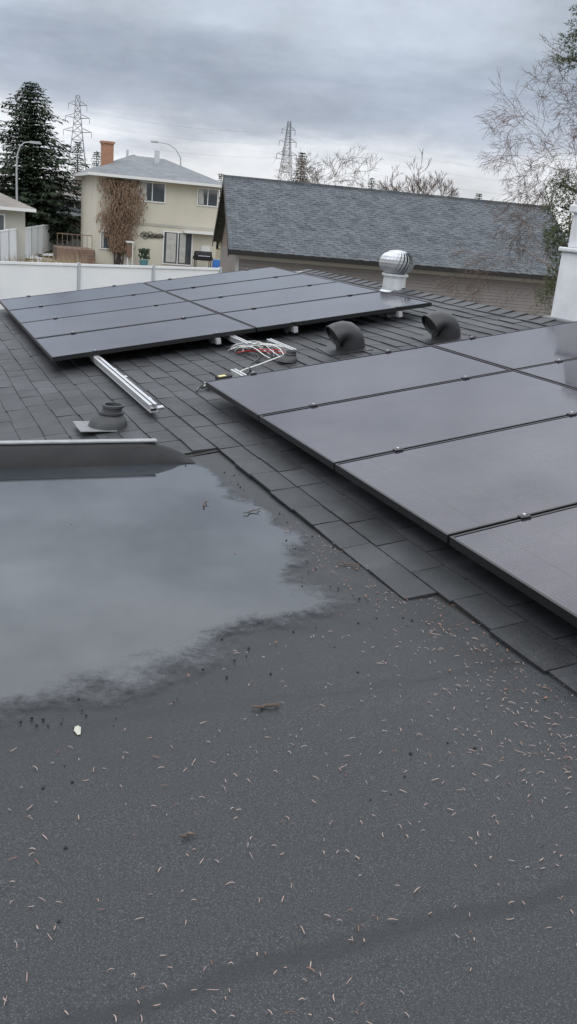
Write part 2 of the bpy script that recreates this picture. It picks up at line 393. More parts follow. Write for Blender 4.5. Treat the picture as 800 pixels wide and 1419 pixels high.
for i in range(20):
    mt=[M_wwht,M_wblk,M_wwht,M_alu,M_wblk,M_wblk,M_wred][i%7]
    p=Vector((random.uniform(.66,.8),random.uniform(1.25,1.6),.02)); q=Vector((random.uniform(.85,1.08),random.uniform(.78,1.15),.025)); pts=[]
    c=Vector((random.uniform(-.09,.09),random.uniform(-.09,.09),random.uniform(.02,.085)))
    for s in range(13):
        u=s/12; pts.append(p.lerp(q,u)+c*math.sin(u*math.pi)+Vector((.02*math.sin(u*9+i),.02*math.cos(u*7+i),0)))
    m.tube(pts,.0042,mt,5)
m.obj('cable_bundle',ROOF,smooth=True)
m=MB(); rail(m,.36,.02,.42,.045); m.box((.10,.30,.012),(.36,.345,.05),M_alu); m.box((.22,.36,.015),(.33,.44,.06),M_blk); m.box((.235,.375,.0605),(.29,.42,.063),M_yel)
for i in range(6):
    pts=[(.0+.03*i+.3*s/10*1.0,.22+.08*math.sin(s*.5+i),.02+.03*math.sin(s/10*math.pi)) for s in range(11)]
    m.tube(pts,.006,[M_wblk,M_wwht,M_wblk][i%3],5)
m.tube([(.5,.5,.02),(.62,.75,.03),(.75,.9,.03),(.82,1.1,.04)],.007,M_wblk,6); m.tube([(.3,.4,.02),(.5,.62,.025),(.7,.72,.03),(.95,.85,.04)],.005,M_wwht,6)
m.obj('cable_conduit',ROOF)

# ------------------------------------------------------------------ roof vents
def place(a,b,n=0,vertical=False,rot=0):
    p=O+A*a+B*b+N*n
    if vertical: M=frame(Bh,A,Vector((0,0,1)),p)
    else: M=frame(B,A,N,p)
    return M@Matrix.Rotation(rot,4,'Z')
def roof_vent(a,b,rot):
    # domed exhaust vent: wide round body, hood lip drooping down-slope over a dark throat
    m=MB(); m.box((-.20,-.18,.006),(.18,.18,.013),M_vent)
    n=28; k=m.mi(M_vent); base=len(m.v)
    #            cx    cz   ang  ry   rn
    path=[((.045,.012),90,.128,.125),((.045,.07),90,.126,.122),((.040,.105),97,.125,.118),((.022,.135),115,.124,.110),((-.005,.150),138,.124,.104),((-.04,.152),162,.127,.098),((-.078,.142),186,.132,.094),((-.105,.128),202,.137,.094)]
    for (cx,cz),ang,ry,rn in path:
        a_=math.radians(ang); tx,tz=math.cos(a_),math.sin(a_); nx,nz_=-tz,tx
        for j in range(n):
            t=2*math.pi*j/n; o_=math.cos(t)*rn; y=math.sin(t)*ry
            m.v.append((cx+nx*o_,y,max(.012,cz+nz_*o_)))
    for i in range(len(path)-1):
        for j in range(n):
            p=base+i*n+j;q=base+i*n+(j+1)%n; m.f.append((p,p+n,q+n,q)); m.m.append(k)
    e=base+(len(path)-1)*n
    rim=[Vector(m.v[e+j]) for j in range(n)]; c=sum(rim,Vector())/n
    m.face([r_.lerp(c,.05)+Vector((.014,0,.006)) for r_ in rim],M_grit_shade)  # dark face across the mouth paints the shade inside the hood
    m.tube(rim+[rim[0]],.006,M_vent,6)
    m.obj('roof_vent',place(a,b,0,False,rot),smooth=True)
roof_vent(.86,1.52,math.radians(-6)); roof_vent(.70,2.36,math.radians(-6))
def vent_pipe(a,b,s,sheet=True):
    m=MB()
    if sheet: m.box((-.20,-.14,.010),(.15,.14,.014),M_rub if s<.9 else M_lead)
    prof=[(.125,.0),(.120,.03),(.105,.055),(.084,.075),(.074,.085),(.084,.088),(.084,.10),(.064,.103),(.062,.125),(.070,.128),(.070,.143),(.056,.145),(.056,.09)]
    n=24; k=m.mi(M_rub); base=len(m.v)
    for r,z in prof:
        for j in range(n):
            t=2*math.pi*j/n; m.v.append((r*s*math.cos(t)+z*.25,r*s*math.sin(t),.012+z*s))
    for i in range(len(prof)-1):
        for j in range(n):
            p=base+i*n+j;q=base+i*n+(j+1)%n; m.f.append((p,q,q+n,p+n)); m.m.append(k)
    e=base+(len(prof)-1)*n; m.f.append(tuple(e+j for j in range(n))); m.m.append(m.mi(M_grit_shade))
    m.obj('vent_pipe',place(a,b,0,True) ,smooth=True)
vent_pipe(-.26,-.76,1.0); vent_pipe(.74,.93,.62,False)
m=MB(); n=26; 
m.tube([(0,0,-.12),(0,0,.14)],[.14,.13],M_galv,24); m.tube([(0,0,-.13),(0,0,-.02)],[.26,.145],M_galv,24)
m.tube([(0,0,.14),(0,0,.165)],[.155,.155],M_galv,24); R=.205; zc2=.285; Hh=.125
for j in range(n):
    t0=2*math.pi*j/n; pts=[]
    for s in range(9):
        u=-1+2*s/8; ph=u*math.radians(68); r=R*math.cos(ph)**.75; z=zc2+Hh*math.sin(ph)/math.sin(math.radians(68))
        pts.append((r,z,t0+u*.30))
    for s in range(8):
        (r0,z0,a0_),(r1,z1,a1_)=pts[s],pts[s+1]; w=2*math.pi/n*.98
        q=[(r0*math.cos(a0_),r0*math.sin(a0_),z0),(r0*.88*math.cos(a0_+w),r0*.88*math.sin(a0_+w),z0),(r1*.88*math.cos(a1_+w),r1*.88*math.sin(a1_+w),z1),(r1*math.cos(a1_),r1*math.sin(a1_),z1)]
        m.face(q,M_galv)
m.tube([(0,0,zc2-Hh),(0,0,zc2-.05),(0,0,zc2+.05),(0,0,zc2+Hh-.01)],[.09,.14,.14,.09],M_vent,16)
m.tube([(0,0,zc2+Hh-.012),(0,0,zc2+Hh+.008),(0,0,zc2+Hh+.02)],[.11,.10,.03],M_galv,24)
m.obj('turbine_vent',place(3.49,3.44,.02,True),smooth=False)
m=MB(); 
m.box((0,-.62,-.35),(.66,0,.60),M_white); m.box((-.025,-.645,.60),(.685,.025,.64),M_white); m.box((.03,-.59,.64),(.63,-.03,.93),M_white)
m.box((.0,-.62,.93),(.66,0,1.0),M_white); m.box((.025,-.595,1.0),(.635,-.025,1.04),M_soff)
m.box((-.05,-.67,-.35),(.71,.05,.03),M_lead)
m.obj('chimney',place(.78,3.56,0,True),bevel=.012)

# ------------------------------------------------------------------ debris on flat roof
def surf(a,b):
    i=int(round((a-aa[0])/st)); j=int(round((b-bb[0])/st))
    if 0<=i<na and 0<=j<nb: return max(ZR[i,j],(ZF[i,j]-.0045) if SDN[i,j]>-.1 else -9), SDN[i,j]
    return None,0
m=MB(); cnt=0
clus=[(random.uniform(-5.6,-3.9),random.uniform(-2.6,-.2)) for _ in range(34)]
def needle(mb,a,b,z,L,w,mt):
    th=random.uniform(0,6.283); cv=random.uniform(-1.1,1.1); pts=[]; x,y=b,a
    lft=random.uniform(0,.004)
    for s in range(5):
        pts.append((x,y,th)); x+=math.cos(th)*L/4; y+=math.sin(th)*L/4; th+=cv/4
    for s in range(4):
        (x0,y0,t0),(x1,y1,t1)=pts[s],pts[s+1]; w0=w*(.35 if s==0 else 1); w1=w*(.3 if s==3 else 1)
        z0=z+.0035+lft*math.sin(s/4*3.14); z1=z+.0035+lft*math.sin((s+1)/4*3.14)
        n0=(-math.sin(t0)*w0/2,math.cos(t0)*w0/2); n1=(-math.sin(t1)*w1/2,math.cos(t1)*w1/2)
        mb.face([(x0-n0[0],y0-n0[1],z0),(x1-n1[0],y1-n1[1],z1),(x1,y1,z1+w*.45),(x0,y0,z0+w*.45)],mt)
        mb.face([(x0,y0,z0+w*.45),(x1,y1,z1+w*.45),(x1+n1[0],y1+n1[1],z1),(x0+n0[0],y0+n0[1],z0)],mt)
while cnt<1550:
    q=random.random()
    if q<.36:
        c=random.choice(clus); a=c[0]+random.gauss(0,.13); b=c[1]+random.gauss(0,.13)
    elif q<.62:
        a=random.uniform(-5.2,-2.4); b=-.18-abs(random.gauss(0,.28))
    else: a=random.uniform(-5.9,-2.3); b=random.uniform(-3.2,-.05)
    z,sd=surf(a,b)
    if z is None or sd>-.03: continue
    r=random.random()
    needle(m,a,b,z,random.choice([random.uniform(.006,.014),random.uniform(.010,.024)]),random.uniform(.0011,.0023),M_needle if r<.84 else (M_leafr if r<.94 else M_twig)); cnt+=1
m.obj('fallen_needles',FLAT)
m=MB()
for i in range(130):
    if random.random()<.85: a=random.uniform(-4.9,-2.4); b=-.12-abs(random.gauss(0,.17))
    else: a=random.uniform(-4.3,-2.0); b=random.uniform(-2.4,-.1)
    z,sd=surf(a,b)
    if z is None or (sd>.02 and random.random()<.6): continue
    L=random.uniform(.003,.010); th=random.uniform(0,6.28); z+=.003
    q=[]
    for kx,ky in ((-1,0),(-.3,.4),(.6,.3),(1,0),(.5,-.35),(-.4,-.3)):
        x=kx*L; y=ky*L*random.uniform(.5,1.2); q.append((b+x*math.cos(th)-y*math.sin(th),a+x*math.sin(th)+y*math.cos(th),z+random.uniform(0,.004)))
    m.face(q,M_leafr)
m.obj('fallen_leaves',FLAT)
m=MB()
for i in range(420):
    if random.random()<.8:
        a=random.uniform(-3.9,-1.3); b=random.uniform(-1.9,-.25); z,sd=surf(a,b)
        if z is None or not(-.14<sd<.06): continue
    else:
        a=random.uniform(-4.6,-2); b=random.uniform(-2.6,-.1); z,sd=surf(a,b)
        if z is None or sd>0: continue
    r=random.uniform(.0015,.005)
    m.tube([(b,a,z-r*.3),(b+r*.2,a,z+r*.5),(b,a+r*.1,z+r*1.1)],[r*.8,r,r*.4],M_grit_shade,5)
m.obj('roof_grit',FLAT)
def twig(a,b,th,L,r,nm='twig'):
    z,_=surf(a,b); m=MB(); p=[]
    for s in range(7):
        u=s/6-.5; p.append((b+math.cos(th)*u*L+.006*math.sin(s*1.9),a+math.sin(th)*u*L+.006*math.cos(s*2.3),z+.008+.003*math.sin(s*2)))
    m.tube(p,[r*.6,r,r*1.1,r,r*.9,r*.8,r*.4],M_twig,6)
    m.tube([p[2],(p[2][0]+L*.12,p[2][1]+L*.10,p[2][2]+.004)],[r*.6,r*.2],M_twig,5); m.tube([p[4],(p[4][0]+L*.1,p[4][1]-L*.10,p[4][2]+.003)],[r*.5,r*.2],M_twig,5)
    m.obj(nm,FLAT)
twig(-3.93,-1.08,.0,.09,.0045); twig(-2.2,-.47,.5,.13,.003); twig(-2.95,-.33,-.7,.10,.003); twig(-4.4,-1.45,.1,.04,.003); twig(-2.05,-.66,1.1,.12,.0025)
z,_=surf(-3.91,-1.60); m=MB()
m.face([(-1.603,-3.930,z+.004),(-1.596,-3.931,z+.006),(-1.590,-3.905,z+.010),(-1.595,-3.888,z+.006),(-1.604,-3.892,z+.005),(-1.609,-3.91,z+.006)],M_feather); m.obj('pale_leaf',FLAT)

# ------------------------------------------------------------------ ground
m=MB(); m.face([(-1500,-800,0),(1500,-800,0),(1500,2500,0),(-1500,2500,0)],M_grass); m.obj('ground')
m=MB()
for (cx,cy,r) in ((-15.5,56,1.6),(-17.3,60,1.3),(-13.2,52,1.2),(-16.5,64,2.0)):
    pts=[(cx+r*math.cos(t)*(1+.3*noise.noise((math.cos(t)*2+cx,math.sin(t)*2,0))),cy+1.8*r*math.sin(t)*(1+.3*noise.noise((math.sin(t)*2,cx,1))),.05) for t in [i*math.pi/14 for i in range(28)]]
    m.face(pts,M_snow)
m.obj('snow_patch')
m=MB(); rnd=random.Random(77)
for i in range(900):
    cx=rnd.uniform(-16.2,-13.4); cy=rnd.uniform(45,56)+rnd.gauss(0,.5); h=rnd.uniform(.2,.95)*(.5+.8*abs(noise.noise((cx,cy*.5,0)))*2)
    dx,dy=rnd.uniform(-.25,.25),rnd.uniform(-.25,.25); m.face([(cx,cy,0),(cx+.05,cy,0),(cx+dx,cy+dy,h)],M_dry)
m.obj('dry_grass')

# ------------------------------------------------------------------ fences
def fence(name,p0,p1,h0,h1,step=2.4,post=True):
    p0=Vector((*p0,0));p1=Vector((*p1,0)); d=p1-p0; L=d.length; d.normalize(); M=frame(d,Vector((-d.y,d.x,0)),Vector((0,0,1)),p0)
    m=MB(); n=max(1,int(round(L/step)))
    for i in range(n):
        x0=L*i/n+.05;x1=L*(i+1)/n-.05; a=h0+(h1-h0)*i/n; b=h0+(h1-h0)*(i+1)/n
        m.face([(x0,0,.05),(x1,0,.05),(x1,0,b-.06),(x0,0,a-.06)],M_fence); m.face([(x0,.03,.05),(x0,.03,a-.06),(x1,.03,b-.06),(x1,.03,.05)],M_fence)
        m.face([(x0,-.03,a-.05),(x1,-.03,b-.05),(x1,-.03,b+.02),(x0,-.03,a+.02)],M_fence); m.face([(x0,-.03,a+.02),(x1,-.03,b+.02),(x1,.06,b+.02),(x0,.06,a+.02)],M_fence)
        m.face([(x0,.06,a-.05),(x0,.06,a+.02),(x1,.06,b+.02),(x1,.06,b-.05)],M_fence)
    for i in range(n+1):
        x=L*i/n; a=h0+(h1-h0)*i/n; m.box((x-.04,-.045,0),(x+.04,.075,a+.05),M_fpost)
    return m.obj(name,M)
fence('white_fence',(-13.3,23.6),(-3.1,31.9),1.88,2.02)
fence('white_fence',(-15.9,44),(-19.8,71),1.9,1.9,2.6)
fence('white_fence',(-19.8,71.3),(-15.5,72),1.7,1.7)

# ------------------------------------------------------------------ houses
def window(m,x0,x1,z0,z1,y=0,mul=1,curt=True):
    m.box((x0-.08,y-.05,z0-.08),(x1+.08,y-.002,z1+.08),M_trim)
    m.face([(x0,y-.053,z0),(x1,y-.053,z0),(x1,y-.053,z1),(x0,y-.053,z1)],M_win)
    if curt:
        w=(x1-x0); m.face([(x0+.04,y-.056,z0+.04),(x0+w*.3,y-.056,z0+.04),(x0+w*.26,y-.056,z1-.04),(x0+.04,y-.056,z1-.04)],M_curt)
    for i in range(1,mul+1):
        x=x0+(x1-x0)*i/(mul+1); m.box((x-.03,y-.075,z0),(x+.03,y-.0575,z1),M_trim)
def hip(m,x0,x1,y0,y1,z,h,mt,inset,th=.18,gablefascia=M_trim):
    ym=(y0+y1)/2
    a,b,c,d=(x0,y0,z),(x1,y0,z),(x1,y1,z),(x0,y1,z); r0=(x0+inset,ym,z+h); r1=(x1-inset,ym,z+h)
    m.face([a,b,r1,r0],mt); m.face([c,d,r0,r1],mt); m.face([b,c,r1],mt); m.face([d,a,r0],mt)
    m.box((x0,y0,z-th),(x1,y0+.03,z-.003),gablefascia); m.box((x0,y1-.03,z-th),(x1,y1,z-.003),gablefascia)
    m.box((x0,y0+.03,z-th),(x0+.03,y1-.03,z-.003),gablefascia); m.box((x1-.03,y0+.03,z-th),(x1,y1-.03,z-.003),gablefascia)
    m.box((x0+.03,y0+.03,z-th+.01),(x1-.03,y1-.03,z-th+.03),M_soff)
def azf(deg,o): 
    a=math.radians(deg); return frame(Vector((math.cos(a),math.sin(a),0)),Vector((-math.sin(a),math.cos(a),0)),Vector((0,0,1)),Vector(o))
HM=azf(20,(-14.0,60.0,0)); root=empty('cream_two_storey_house',HM)
m=MB(); m.box((0,0,0),(8.0,9,5.45),M_cream); m.box((-.02,-.03,2.62),(8.02,-.003,2.78),M_cream2)
m.box((5.7,-.5,2.35),(8.0,-.034,2.5),M_trim)
m.obj('walls',parent=root)
m=MB(); hip(m,-.6,8.5,-.6,9.6,5.55,1.45,M_croof,3.4); m.obj('roof',parent=root)
m=MB(); window(m,2.75,4.35,4.15,5.25,0,1); window(m,6.6,8.0-.12,4.2,5.2,0,1)
window(m,4.45,6.3,.32,2.30,0,1,False); window(m,.35,.9,1.0,2.0,0,0)
m.box((4.6,-.0565,.4),(5.25,-.054,2.25),M_curt); m.box((5.5,-.0565,.4),(5.9,-.054,2.25),M_curt); m.box((7.0,-.05,.7),(7.6,-.003,1.6),M_trim)
m.obj('windows_and_door',parent=root)
m=MB(); m.box((.55,2.0,5.2),(1.3,2.7,7.45),M_brick); m.box((.48,1.93,7.45),(1.37,2.77,7.58),M_brick); m.box((4.2,3.0,6.3),(4.5,3.3,7.4),M_galv); m.tube([(2.5,4,6.5),(2.5,4,7.3)],.08,M_galv,8)
m.obj('brick_chimney',parent=root)
m=MB()
for i in range(5200):
    z=random.uniform(.9,5.35); wl=.55+.75*min(1,(z-.7)/2.2); cx=1.55+.12*math.sin(z*2)
    x=cx+random.gauss(0,.45)*wl*1.25
    if abs(x-cx)>wl*1.15+.15*math.sin(z*7): continue
    y=-random.uniform(.02,.4+.25*math.sin(min(1,(5.4-z)/3)*3.1)); s=random.uniform(.04,.11); th=random.uniform(-.5,.5)
    m.face([(x,y,z),(x+s*.3,y-random.uniform(-.05,.05),z-s*.6),(x+s*math.sin(th),y,z-s*2.6),(x-s*.25,y+random.uniform(-.05,.05),z-s*.7)],M_ivy)
for i in range(14): m.tube([(1.5+random.uniform(-.3,.3),-.06,0),(1.5+random.uniform(-.4,.4),-.1,1.5),(1.5+random.uniform(-.9,.9),-.1,4.5)],[.04,.03,.01],M_bark,5)
m.obj('climbing_vine',HM)
m=MB(); m.box((-2.6,-2.2,.0),(-.3,1.0,.9),M_wood); 
for s in range(5): m.box((-1.2,-2.2-.3*(5-s),0),(-.4,-2.2-.3*(4-s),.17*(s+1)-.01),M_wood)
for s in range(8): m.box((-2.6+s*.3,-2.22,.9),(-2.57+s*.3,-2.19,1.75),M_wood)
m.box((-2.62,-2.23,1.75),(-.48,-2.17,1.80),M_wood)
m.obj('wooden_deck',HM)
m=MB(); m.tube([(0,0,0),(0,0,.3),(0,0,.6),(0,0,.9)],[.26,.31,.31,.26],M_blue,16); m.obj('blue_barrel',HM@Matrix.Translation((7.5,-2.5,0)),smooth=True)
m=MB(); m.tube([(0,0,0),(0,0,.5)],[.2,.3],M_teal,12); 
for i in range(160): 
    a=random.uniform(0,6.28); r=random.uniform(0,.4); z=random.uniform(.5,1.1); m.face([(r*math.cos(a),r*math.sin(a),z),(r*math.cos(a)+.1,r*math.sin(a),z+.1),(r*math.cos(a),r*math.sin(a)+.1,z+.16)],M_spr)
m.obj('potted_plant',HM@Matrix.Translation((2.9,-1.5,0)))
m=MB()
for sx_ in (-.5,.5): 
    for sy_ in (-.25,.25): m.tube([(sx_,sy_,0),(sx_,sy_,.75)],.03,M_blk,6)
m.box((-.6,-.35,.75),(.6,.35,.95),M_blk); m.tube([(-.55,0,1.0),(.55,0,1.0)],.3,M_blk,14); m.tube([(-.4,-.34,1.0),(.4,-.34,1.0)],.02,M_galv,6)
m.obj('barbecue_grill',HM@Matrix.Translation((6.9,-1.0,0)))
m=MB()
for i in range(14):
    cx=3.0+.1*i; cz=2.0+.25*noise.noise((i*.7,0,0)); r=.10+.07*random.random()
    m.tube([(cx+r*math.cos(t),-.06,cz+r*.8*math.sin(t)) for t in [q*math.pi/6 for q in range(13)]],.018,M_blk,4)
m.obj('metal_wall_art',HM)
m=MB()
for p in ((1.9,-1.2),(2.2,-1.3),(2.05,-.9)): m.tube([(p[0],p[1],0),(p[0],p[1],1.5)],.04,M_trim,6)
m.box((1.8,-1.35,1.5),(2.3,-.85,1.58),M_trim); m.box((1.85,-1.3,.6),(2.25,-.9,1.4),M_wood)
m.obj('patio_stand',HM)

GA_=10; GM=azf(GA_,(-3.1,34.7,0)); root=empty('neighbour_bungalow',GM)
Lg=14.2; W2=4.4; ze=2.58; zr=5.30; ov=.35
def gable_plane(y0,y1,z0,z1,nm):
    d=Vector((0,y1-y0,z1-z0)); L=d.length; d.normalize(); X=Vector((1,0,0)); Z=X.cross(d)
    m=MB(); m.box((0,0,-.05),(Lg,L,0),M_nroof)
    r=0; ex=.145
    while r*ex<L-.15:
        x=random.uniform(0,.2)
        while x<Lg-.3:
            wd=random.uniform(.12,.34)
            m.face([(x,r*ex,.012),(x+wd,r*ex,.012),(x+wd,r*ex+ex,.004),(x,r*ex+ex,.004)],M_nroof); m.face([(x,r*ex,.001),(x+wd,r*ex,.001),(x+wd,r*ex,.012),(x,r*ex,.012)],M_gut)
            x+=wd+random.uniform(.08,.3)
        r+=1
    o=m.obj(nm,parent=root); o.matrix_local=frame(X,d,Z,Vector((0,y0,z0)))
gable_plane(0,W2,ze,zr,'roof_front'); 
X=Vector((-1,0,0)); d=Vector((0,-W2,zr-ze)); L=d.length; d.normalize(); m=MB(); m.box((0,0,-.05),(Lg,L,0),M_nroof); o=m.obj('roof_back',parent=root); o.matrix_local=frame(X,d,X.cross(d),Vector((Lg,2*W2,ze)))
m=MB()
for i in range(46): m.box((i*.31,W2-.13,zr-.035-.05),(i*.31+.305,W2+.13,zr+.03),M_nroof)
m.obj('ridge_cap',parent=root)
m=MB(); z=0.0
while z<ze-.30:
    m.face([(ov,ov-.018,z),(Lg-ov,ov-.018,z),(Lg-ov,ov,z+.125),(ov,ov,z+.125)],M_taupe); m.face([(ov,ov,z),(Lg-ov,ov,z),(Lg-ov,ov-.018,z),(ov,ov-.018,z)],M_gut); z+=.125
m.box((ov,ov+.01,0),(Lg-ov,2*W2-ov,ze-.1),M_taupe)
m.box((ov-.03,ov-.03,0),(ov+.09,ov+.06,ze-.25),M_soff)
m.face([(ov,ov,ze-.1),(ov,2*W2-ov,ze-.1),(ov,W2,zr-.25)],M_brown); m.face([(Lg-ov,ov,ze-.1),(Lg-ov,W2,zr-.25),(Lg-ov,2*W2-ov,ze-.1)],M_brown)
m.obj('siding_walls',parent=root)
m=MB(); m.box((-.02,-.12,ze-.17),(Lg+.02,-.002,ze-.015),M_gut); m.box((0,.0,ze-.2),(Lg,ov-.02,ze-.17),M_soff); m.box((ov,ov-.05,ze-.32),(Lg-ov,ov-.02,ze-.21),M_soff)
for (y0,z0,y1,z1) in ((-.05,ze,W2,zr),(2*W2+.05,ze,W2,zr)):
    for x in (-.03,Lg):
        m.face([(x,y0,z0+.02),(x,y1,z1+.02),(x,y1,z1-.30),(x,y0,z0-.26)],M_gut); m.face([(x+.03,y0,z0+.02),(x+.03,y1,z1+.02),(x+.03,y1,z1-.30),(x+.03,y0,z0-.26)],M_gut)
        m.face([(x,y0,z0-.26),(x,y1,z1-.30),(x+.03,y1,z1-.30),(x+.03,y0,z0-.26)],M_gut); m.face([(x,y0,z0+.02),(x,y1,z1+.02),(x+.03,y1,z1+.02),(x+.03,y0,z0+.02)],M_gut)
m.obj('gutter_and_fascia',parent=root)
root=empty('beige_bungalow',azf(20,(-27.5,51,0)))
m=MB(); m.box((0,0,0),(11.2,8,3.05),M_cream2); m.obj('walls',parent=root)
m=MB(); hip(m,-.6,11.8,-.6,8.6,3.1,1.5,M_broof,4.0); m.obj('roof',parent=root)
m=MB(); window(m,8.6,10.0,1.5,2.6,0,1); window(m,5,7,1.3,2.6,0,1); m.obj('windows',parent=root)
root=empty('brown_house',azf(20,(-22.0,74,0)))
m=MB(); m.box((0,0,0),(8,8,3.9),M_brown); m.box((1.5,-1.2,0),(8,-.003,2.6),M_brown); m.obj('walls',parent=root)
m=MB(); hip(m,-.5,8.5,-.5,8.5,3.95,1.2,M_broof,4.0); m.obj('roof',parent=root)
m=MB(); m.face([(1.2,-1.6,2.6),(8.2,-1.6,2.6),(8.2,-.01,3.2),(1.2,-.01,3.2)],M_croof); m.box((1.2,-1.6,2.42),(8.2,-1.56,2.598),M_trim); m.obj('porch_roof',parent=root)
m=MB(); window(m,1.5,2.9,2.9,3.6,0,1,False); window(m,3.4,4.6,.9,2.1,-1.2,1); m.box((3.3,3.2,4.5),(4.0,3.9,5.9),M_brown); m.obj('windows_and_flue',parent=root)
root=empty('far_bungalow',azf(12,(18,70,0)))
m=MB(); m.box((0,0,0),(14,8,3.0),M_cream2); m.obj('walls',parent=root); m=MB(); hip(m,-.5,14.5,-.5,8.5,3.0,1.4,M_croof,3.5); m.obj('roof',parent=root)

# ------------------------------------------------------------------ vegetation
def spruce(name,x,y,H,R,dens=1.0,seed=1,mt=None,lean=0,z0=0.06,pw=.85,fs=1.0,rag=.0):
    mt=mt or M_spr; rnd=random.Random(seed); m=MB()
    m.tube([(0,0,0),(lean*.5,0,H*.5),(lean,0,H*.98)],[H*.018,H*.011,.02],M_bark,7)
    z=H*z0
    while z<H*.985:
        u=(z/H); r=R*(1-u)**pw*(1-.25*max(0,(.15-u)/.15)); nb=max(5,int((9+6*(1-u))*dens)); off=rnd.random()*6
        for j in range(nb):
            t=off+6.283*j/nb+rnd.uniform(-.25,.25); L=r*rnd.uniform(.60,1.15)*(1+rag*noise.noise((math.cos(t)*1.5+seed,math.sin(t)*1.5,z*.9)))+.12; droop=rnd.uniform(.10,.30)/max(1,R/3)
            ns=max(3,int(L/.16*min(dens,1.3)))
            for s in range(ns):
                f=(s+rnd.random())/ns; px=math.cos(t)*L*f; py=math.sin(t)*L*f; pz=z+.12*L*f-droop*L*f*f+ .10*L*max(0,f-.75)
                wd=(.10+.30*(1-f)*min(1.3,L*.5)+.06)
                for k in range(2):
                    q=rnd.uniform(-1,1)*wd; bx=px-math.sin(t)*q; by=py+math.cos(t)*q; sz=rnd.uniform(.10,.24)*(.8+.2*L)*fs
                    d=Vector((math.cos(t+rnd.uniform(-.9,.9)),math.sin(t+rnd.uniform(-.9,.9)),rnd.uniform(-.75,.1))).normalized(); side=d.cross(Vector((rnd.uniform(-.5,.5),rnd.uniform(-.5,.5),1))).normalized()*sz*.33
                    b=Vector((bx+lean*u,by,pz)); m.face([b-side,b+d*sz*.6-side*.7,b+d*sz*1.25,b+d*sz*.6+side*.9],mt)
        z+=H*.022/ (.8+.2*dens)*rnd.uniform(.8,1.2)
    return m.obj(name,Matrix.Translation((x,y,0)))
spruce('spruce_tree',-21.2,70,11.8,4.2,1.7,3,z0=.08,pw=.60,fs=1.15,rag=.7)
spruce('spruce_tree',-25.0,82,9.4,2.6,1.0,13)
spruce('spruce_tree',-24.1,95,9.4,2.3,.8,5,fs=1.3,rag=.5)
spruce('spruce_tree',-22.9,98,8.9,2.1,.8,6,fs=1.3,rag=.5)
spruce('spruce_tree',-19.6,101,9.0,1.7,.7,8,fs=1.3,rag=.5)
spruce('spruce_tree',-1.7,90,9.9,2.4,1.1,9,fs=1.4,rag=.5)
spruce('spruce_tree',5.6,100,8.8,1.3,.7,10,fs=1.3); spruce('spruce_tree',7.2,102,8.0,2.6,.7,11,fs=1.3)
spruce('spruce_tree',15.6,92,7.8,1.6,.7,12,fs=1.3); spruce('spruce_tree',-10.3,101,7.9,1.6,.7,17,fs=1.3); spruce('spruce_tree',-8.6,110,7.7,1.3,.6,18,fs=1.3)
spruce('spruce_tree',-5.1,105,7.6,.9,.6,19,fs=1.3)
def bare(name,x,y,H,spread,seed,mt,depth=6,r0=None,up=.35,twr=.006,trunkf=.28,droop=0,tilt=(0,0)):
    rnd=random.Random(seed); m=MB(); r0=r0 or H*.018
    def grow(p,d,L,r,k):
        pts=[p]; q=p.copy(); dd=d.copy()
        for s in range(3):
            dd=(dd+Vector((rnd.uniform(-.18,.18),rnd.uniform(-.18,.18),rnd.uniform(-.1,.14)-droop*(depth-k>3)))).normalized(); q=q+dd*L/3; pts.append(q.copy())
        r1=max(twr*.6,r*.62); m.tube(pts,[r,r*.85,r*.73,r1],mt,5 if r>.03 else 3,cap=False)
        if k<=0: return
        n=rnd.choice([2,3,3]) if k>1 else 3
        for i in range(n):
            ax=dd.orthogonal().normalized(); ax.rotate(Matrix.Rotation(rnd.uniform(0,6.283),3,dd)); ang=rnd.uniform(.3,.8)*spread
            nd=(dd*math.cos(ang)+ax*math.sin(ang)+Vector((0,0,up*.3))).normalized()
            st_=pts[-1] if i<2 else pts[2]
            grow(st_,nd,L*rnd.uniform(.62,.86),max(twr,r1*rnd.uniform(.6,.85)),k-1)
    grow(Vector((0,0,0)),Vector((tilt[0],tilt[1],1)).normalized(),H*trunkf,r0,depth)
    return m.obj(name,Matrix.Translation((x,y,0)))
bare('bare_tree',1.0,86,10.2,1.25,21,M_barkg,7,twr=.016,trunkf=.27)
bare('bare_tree',4.2,88,10.2,1.25,22,M_barkg,7,twr=.016,trunkf=.27)
bare('bare_tree',9.2,80,9.9,.8,23,M_barkr,7,twr=.016,trunkf=.25)
bare('bare_tree',12.8,84,6.6,1.0,24,M_barkr,6,twr=.016)
bare('bare_tree',-27,64,7.0,1.0,26,M_barkg,5,twr=.02)
bare('birch_tree',7.0,24.5,9.6,.95,33,M_barkr,9,r0=.12,twr=.0045,trunkf=.25,droop=.10,up=.25)
m=MB(); rnd=random.Random(4); m.tube([(0,0,0),(.1,0,4),(0,0,9.6)],[.2,.13,.03],M_bark,8)
pads=[(-.85,0,5.25,.42),(-.75,.1,4.75,.5),(-.62,0,4.2,.5),(-.45,-.1,3.5,.55),(-.75,-.1,3.9,.4),(-.35,0,2.6,.7),(-1.25,0,8.1,.33),(-1.1,.1,8.6,.42),(-.95,0,9.2,.42),(-.5,0,9.6,.4),(.6,0,5,.9),(.7,.3,6,.9),(.6,-.3,7,.8),(.8,0,3.6,1.0),(.1,.6,2.9,.8),(.5,.2,8.,.7),(0,.2,8.8,.6)]
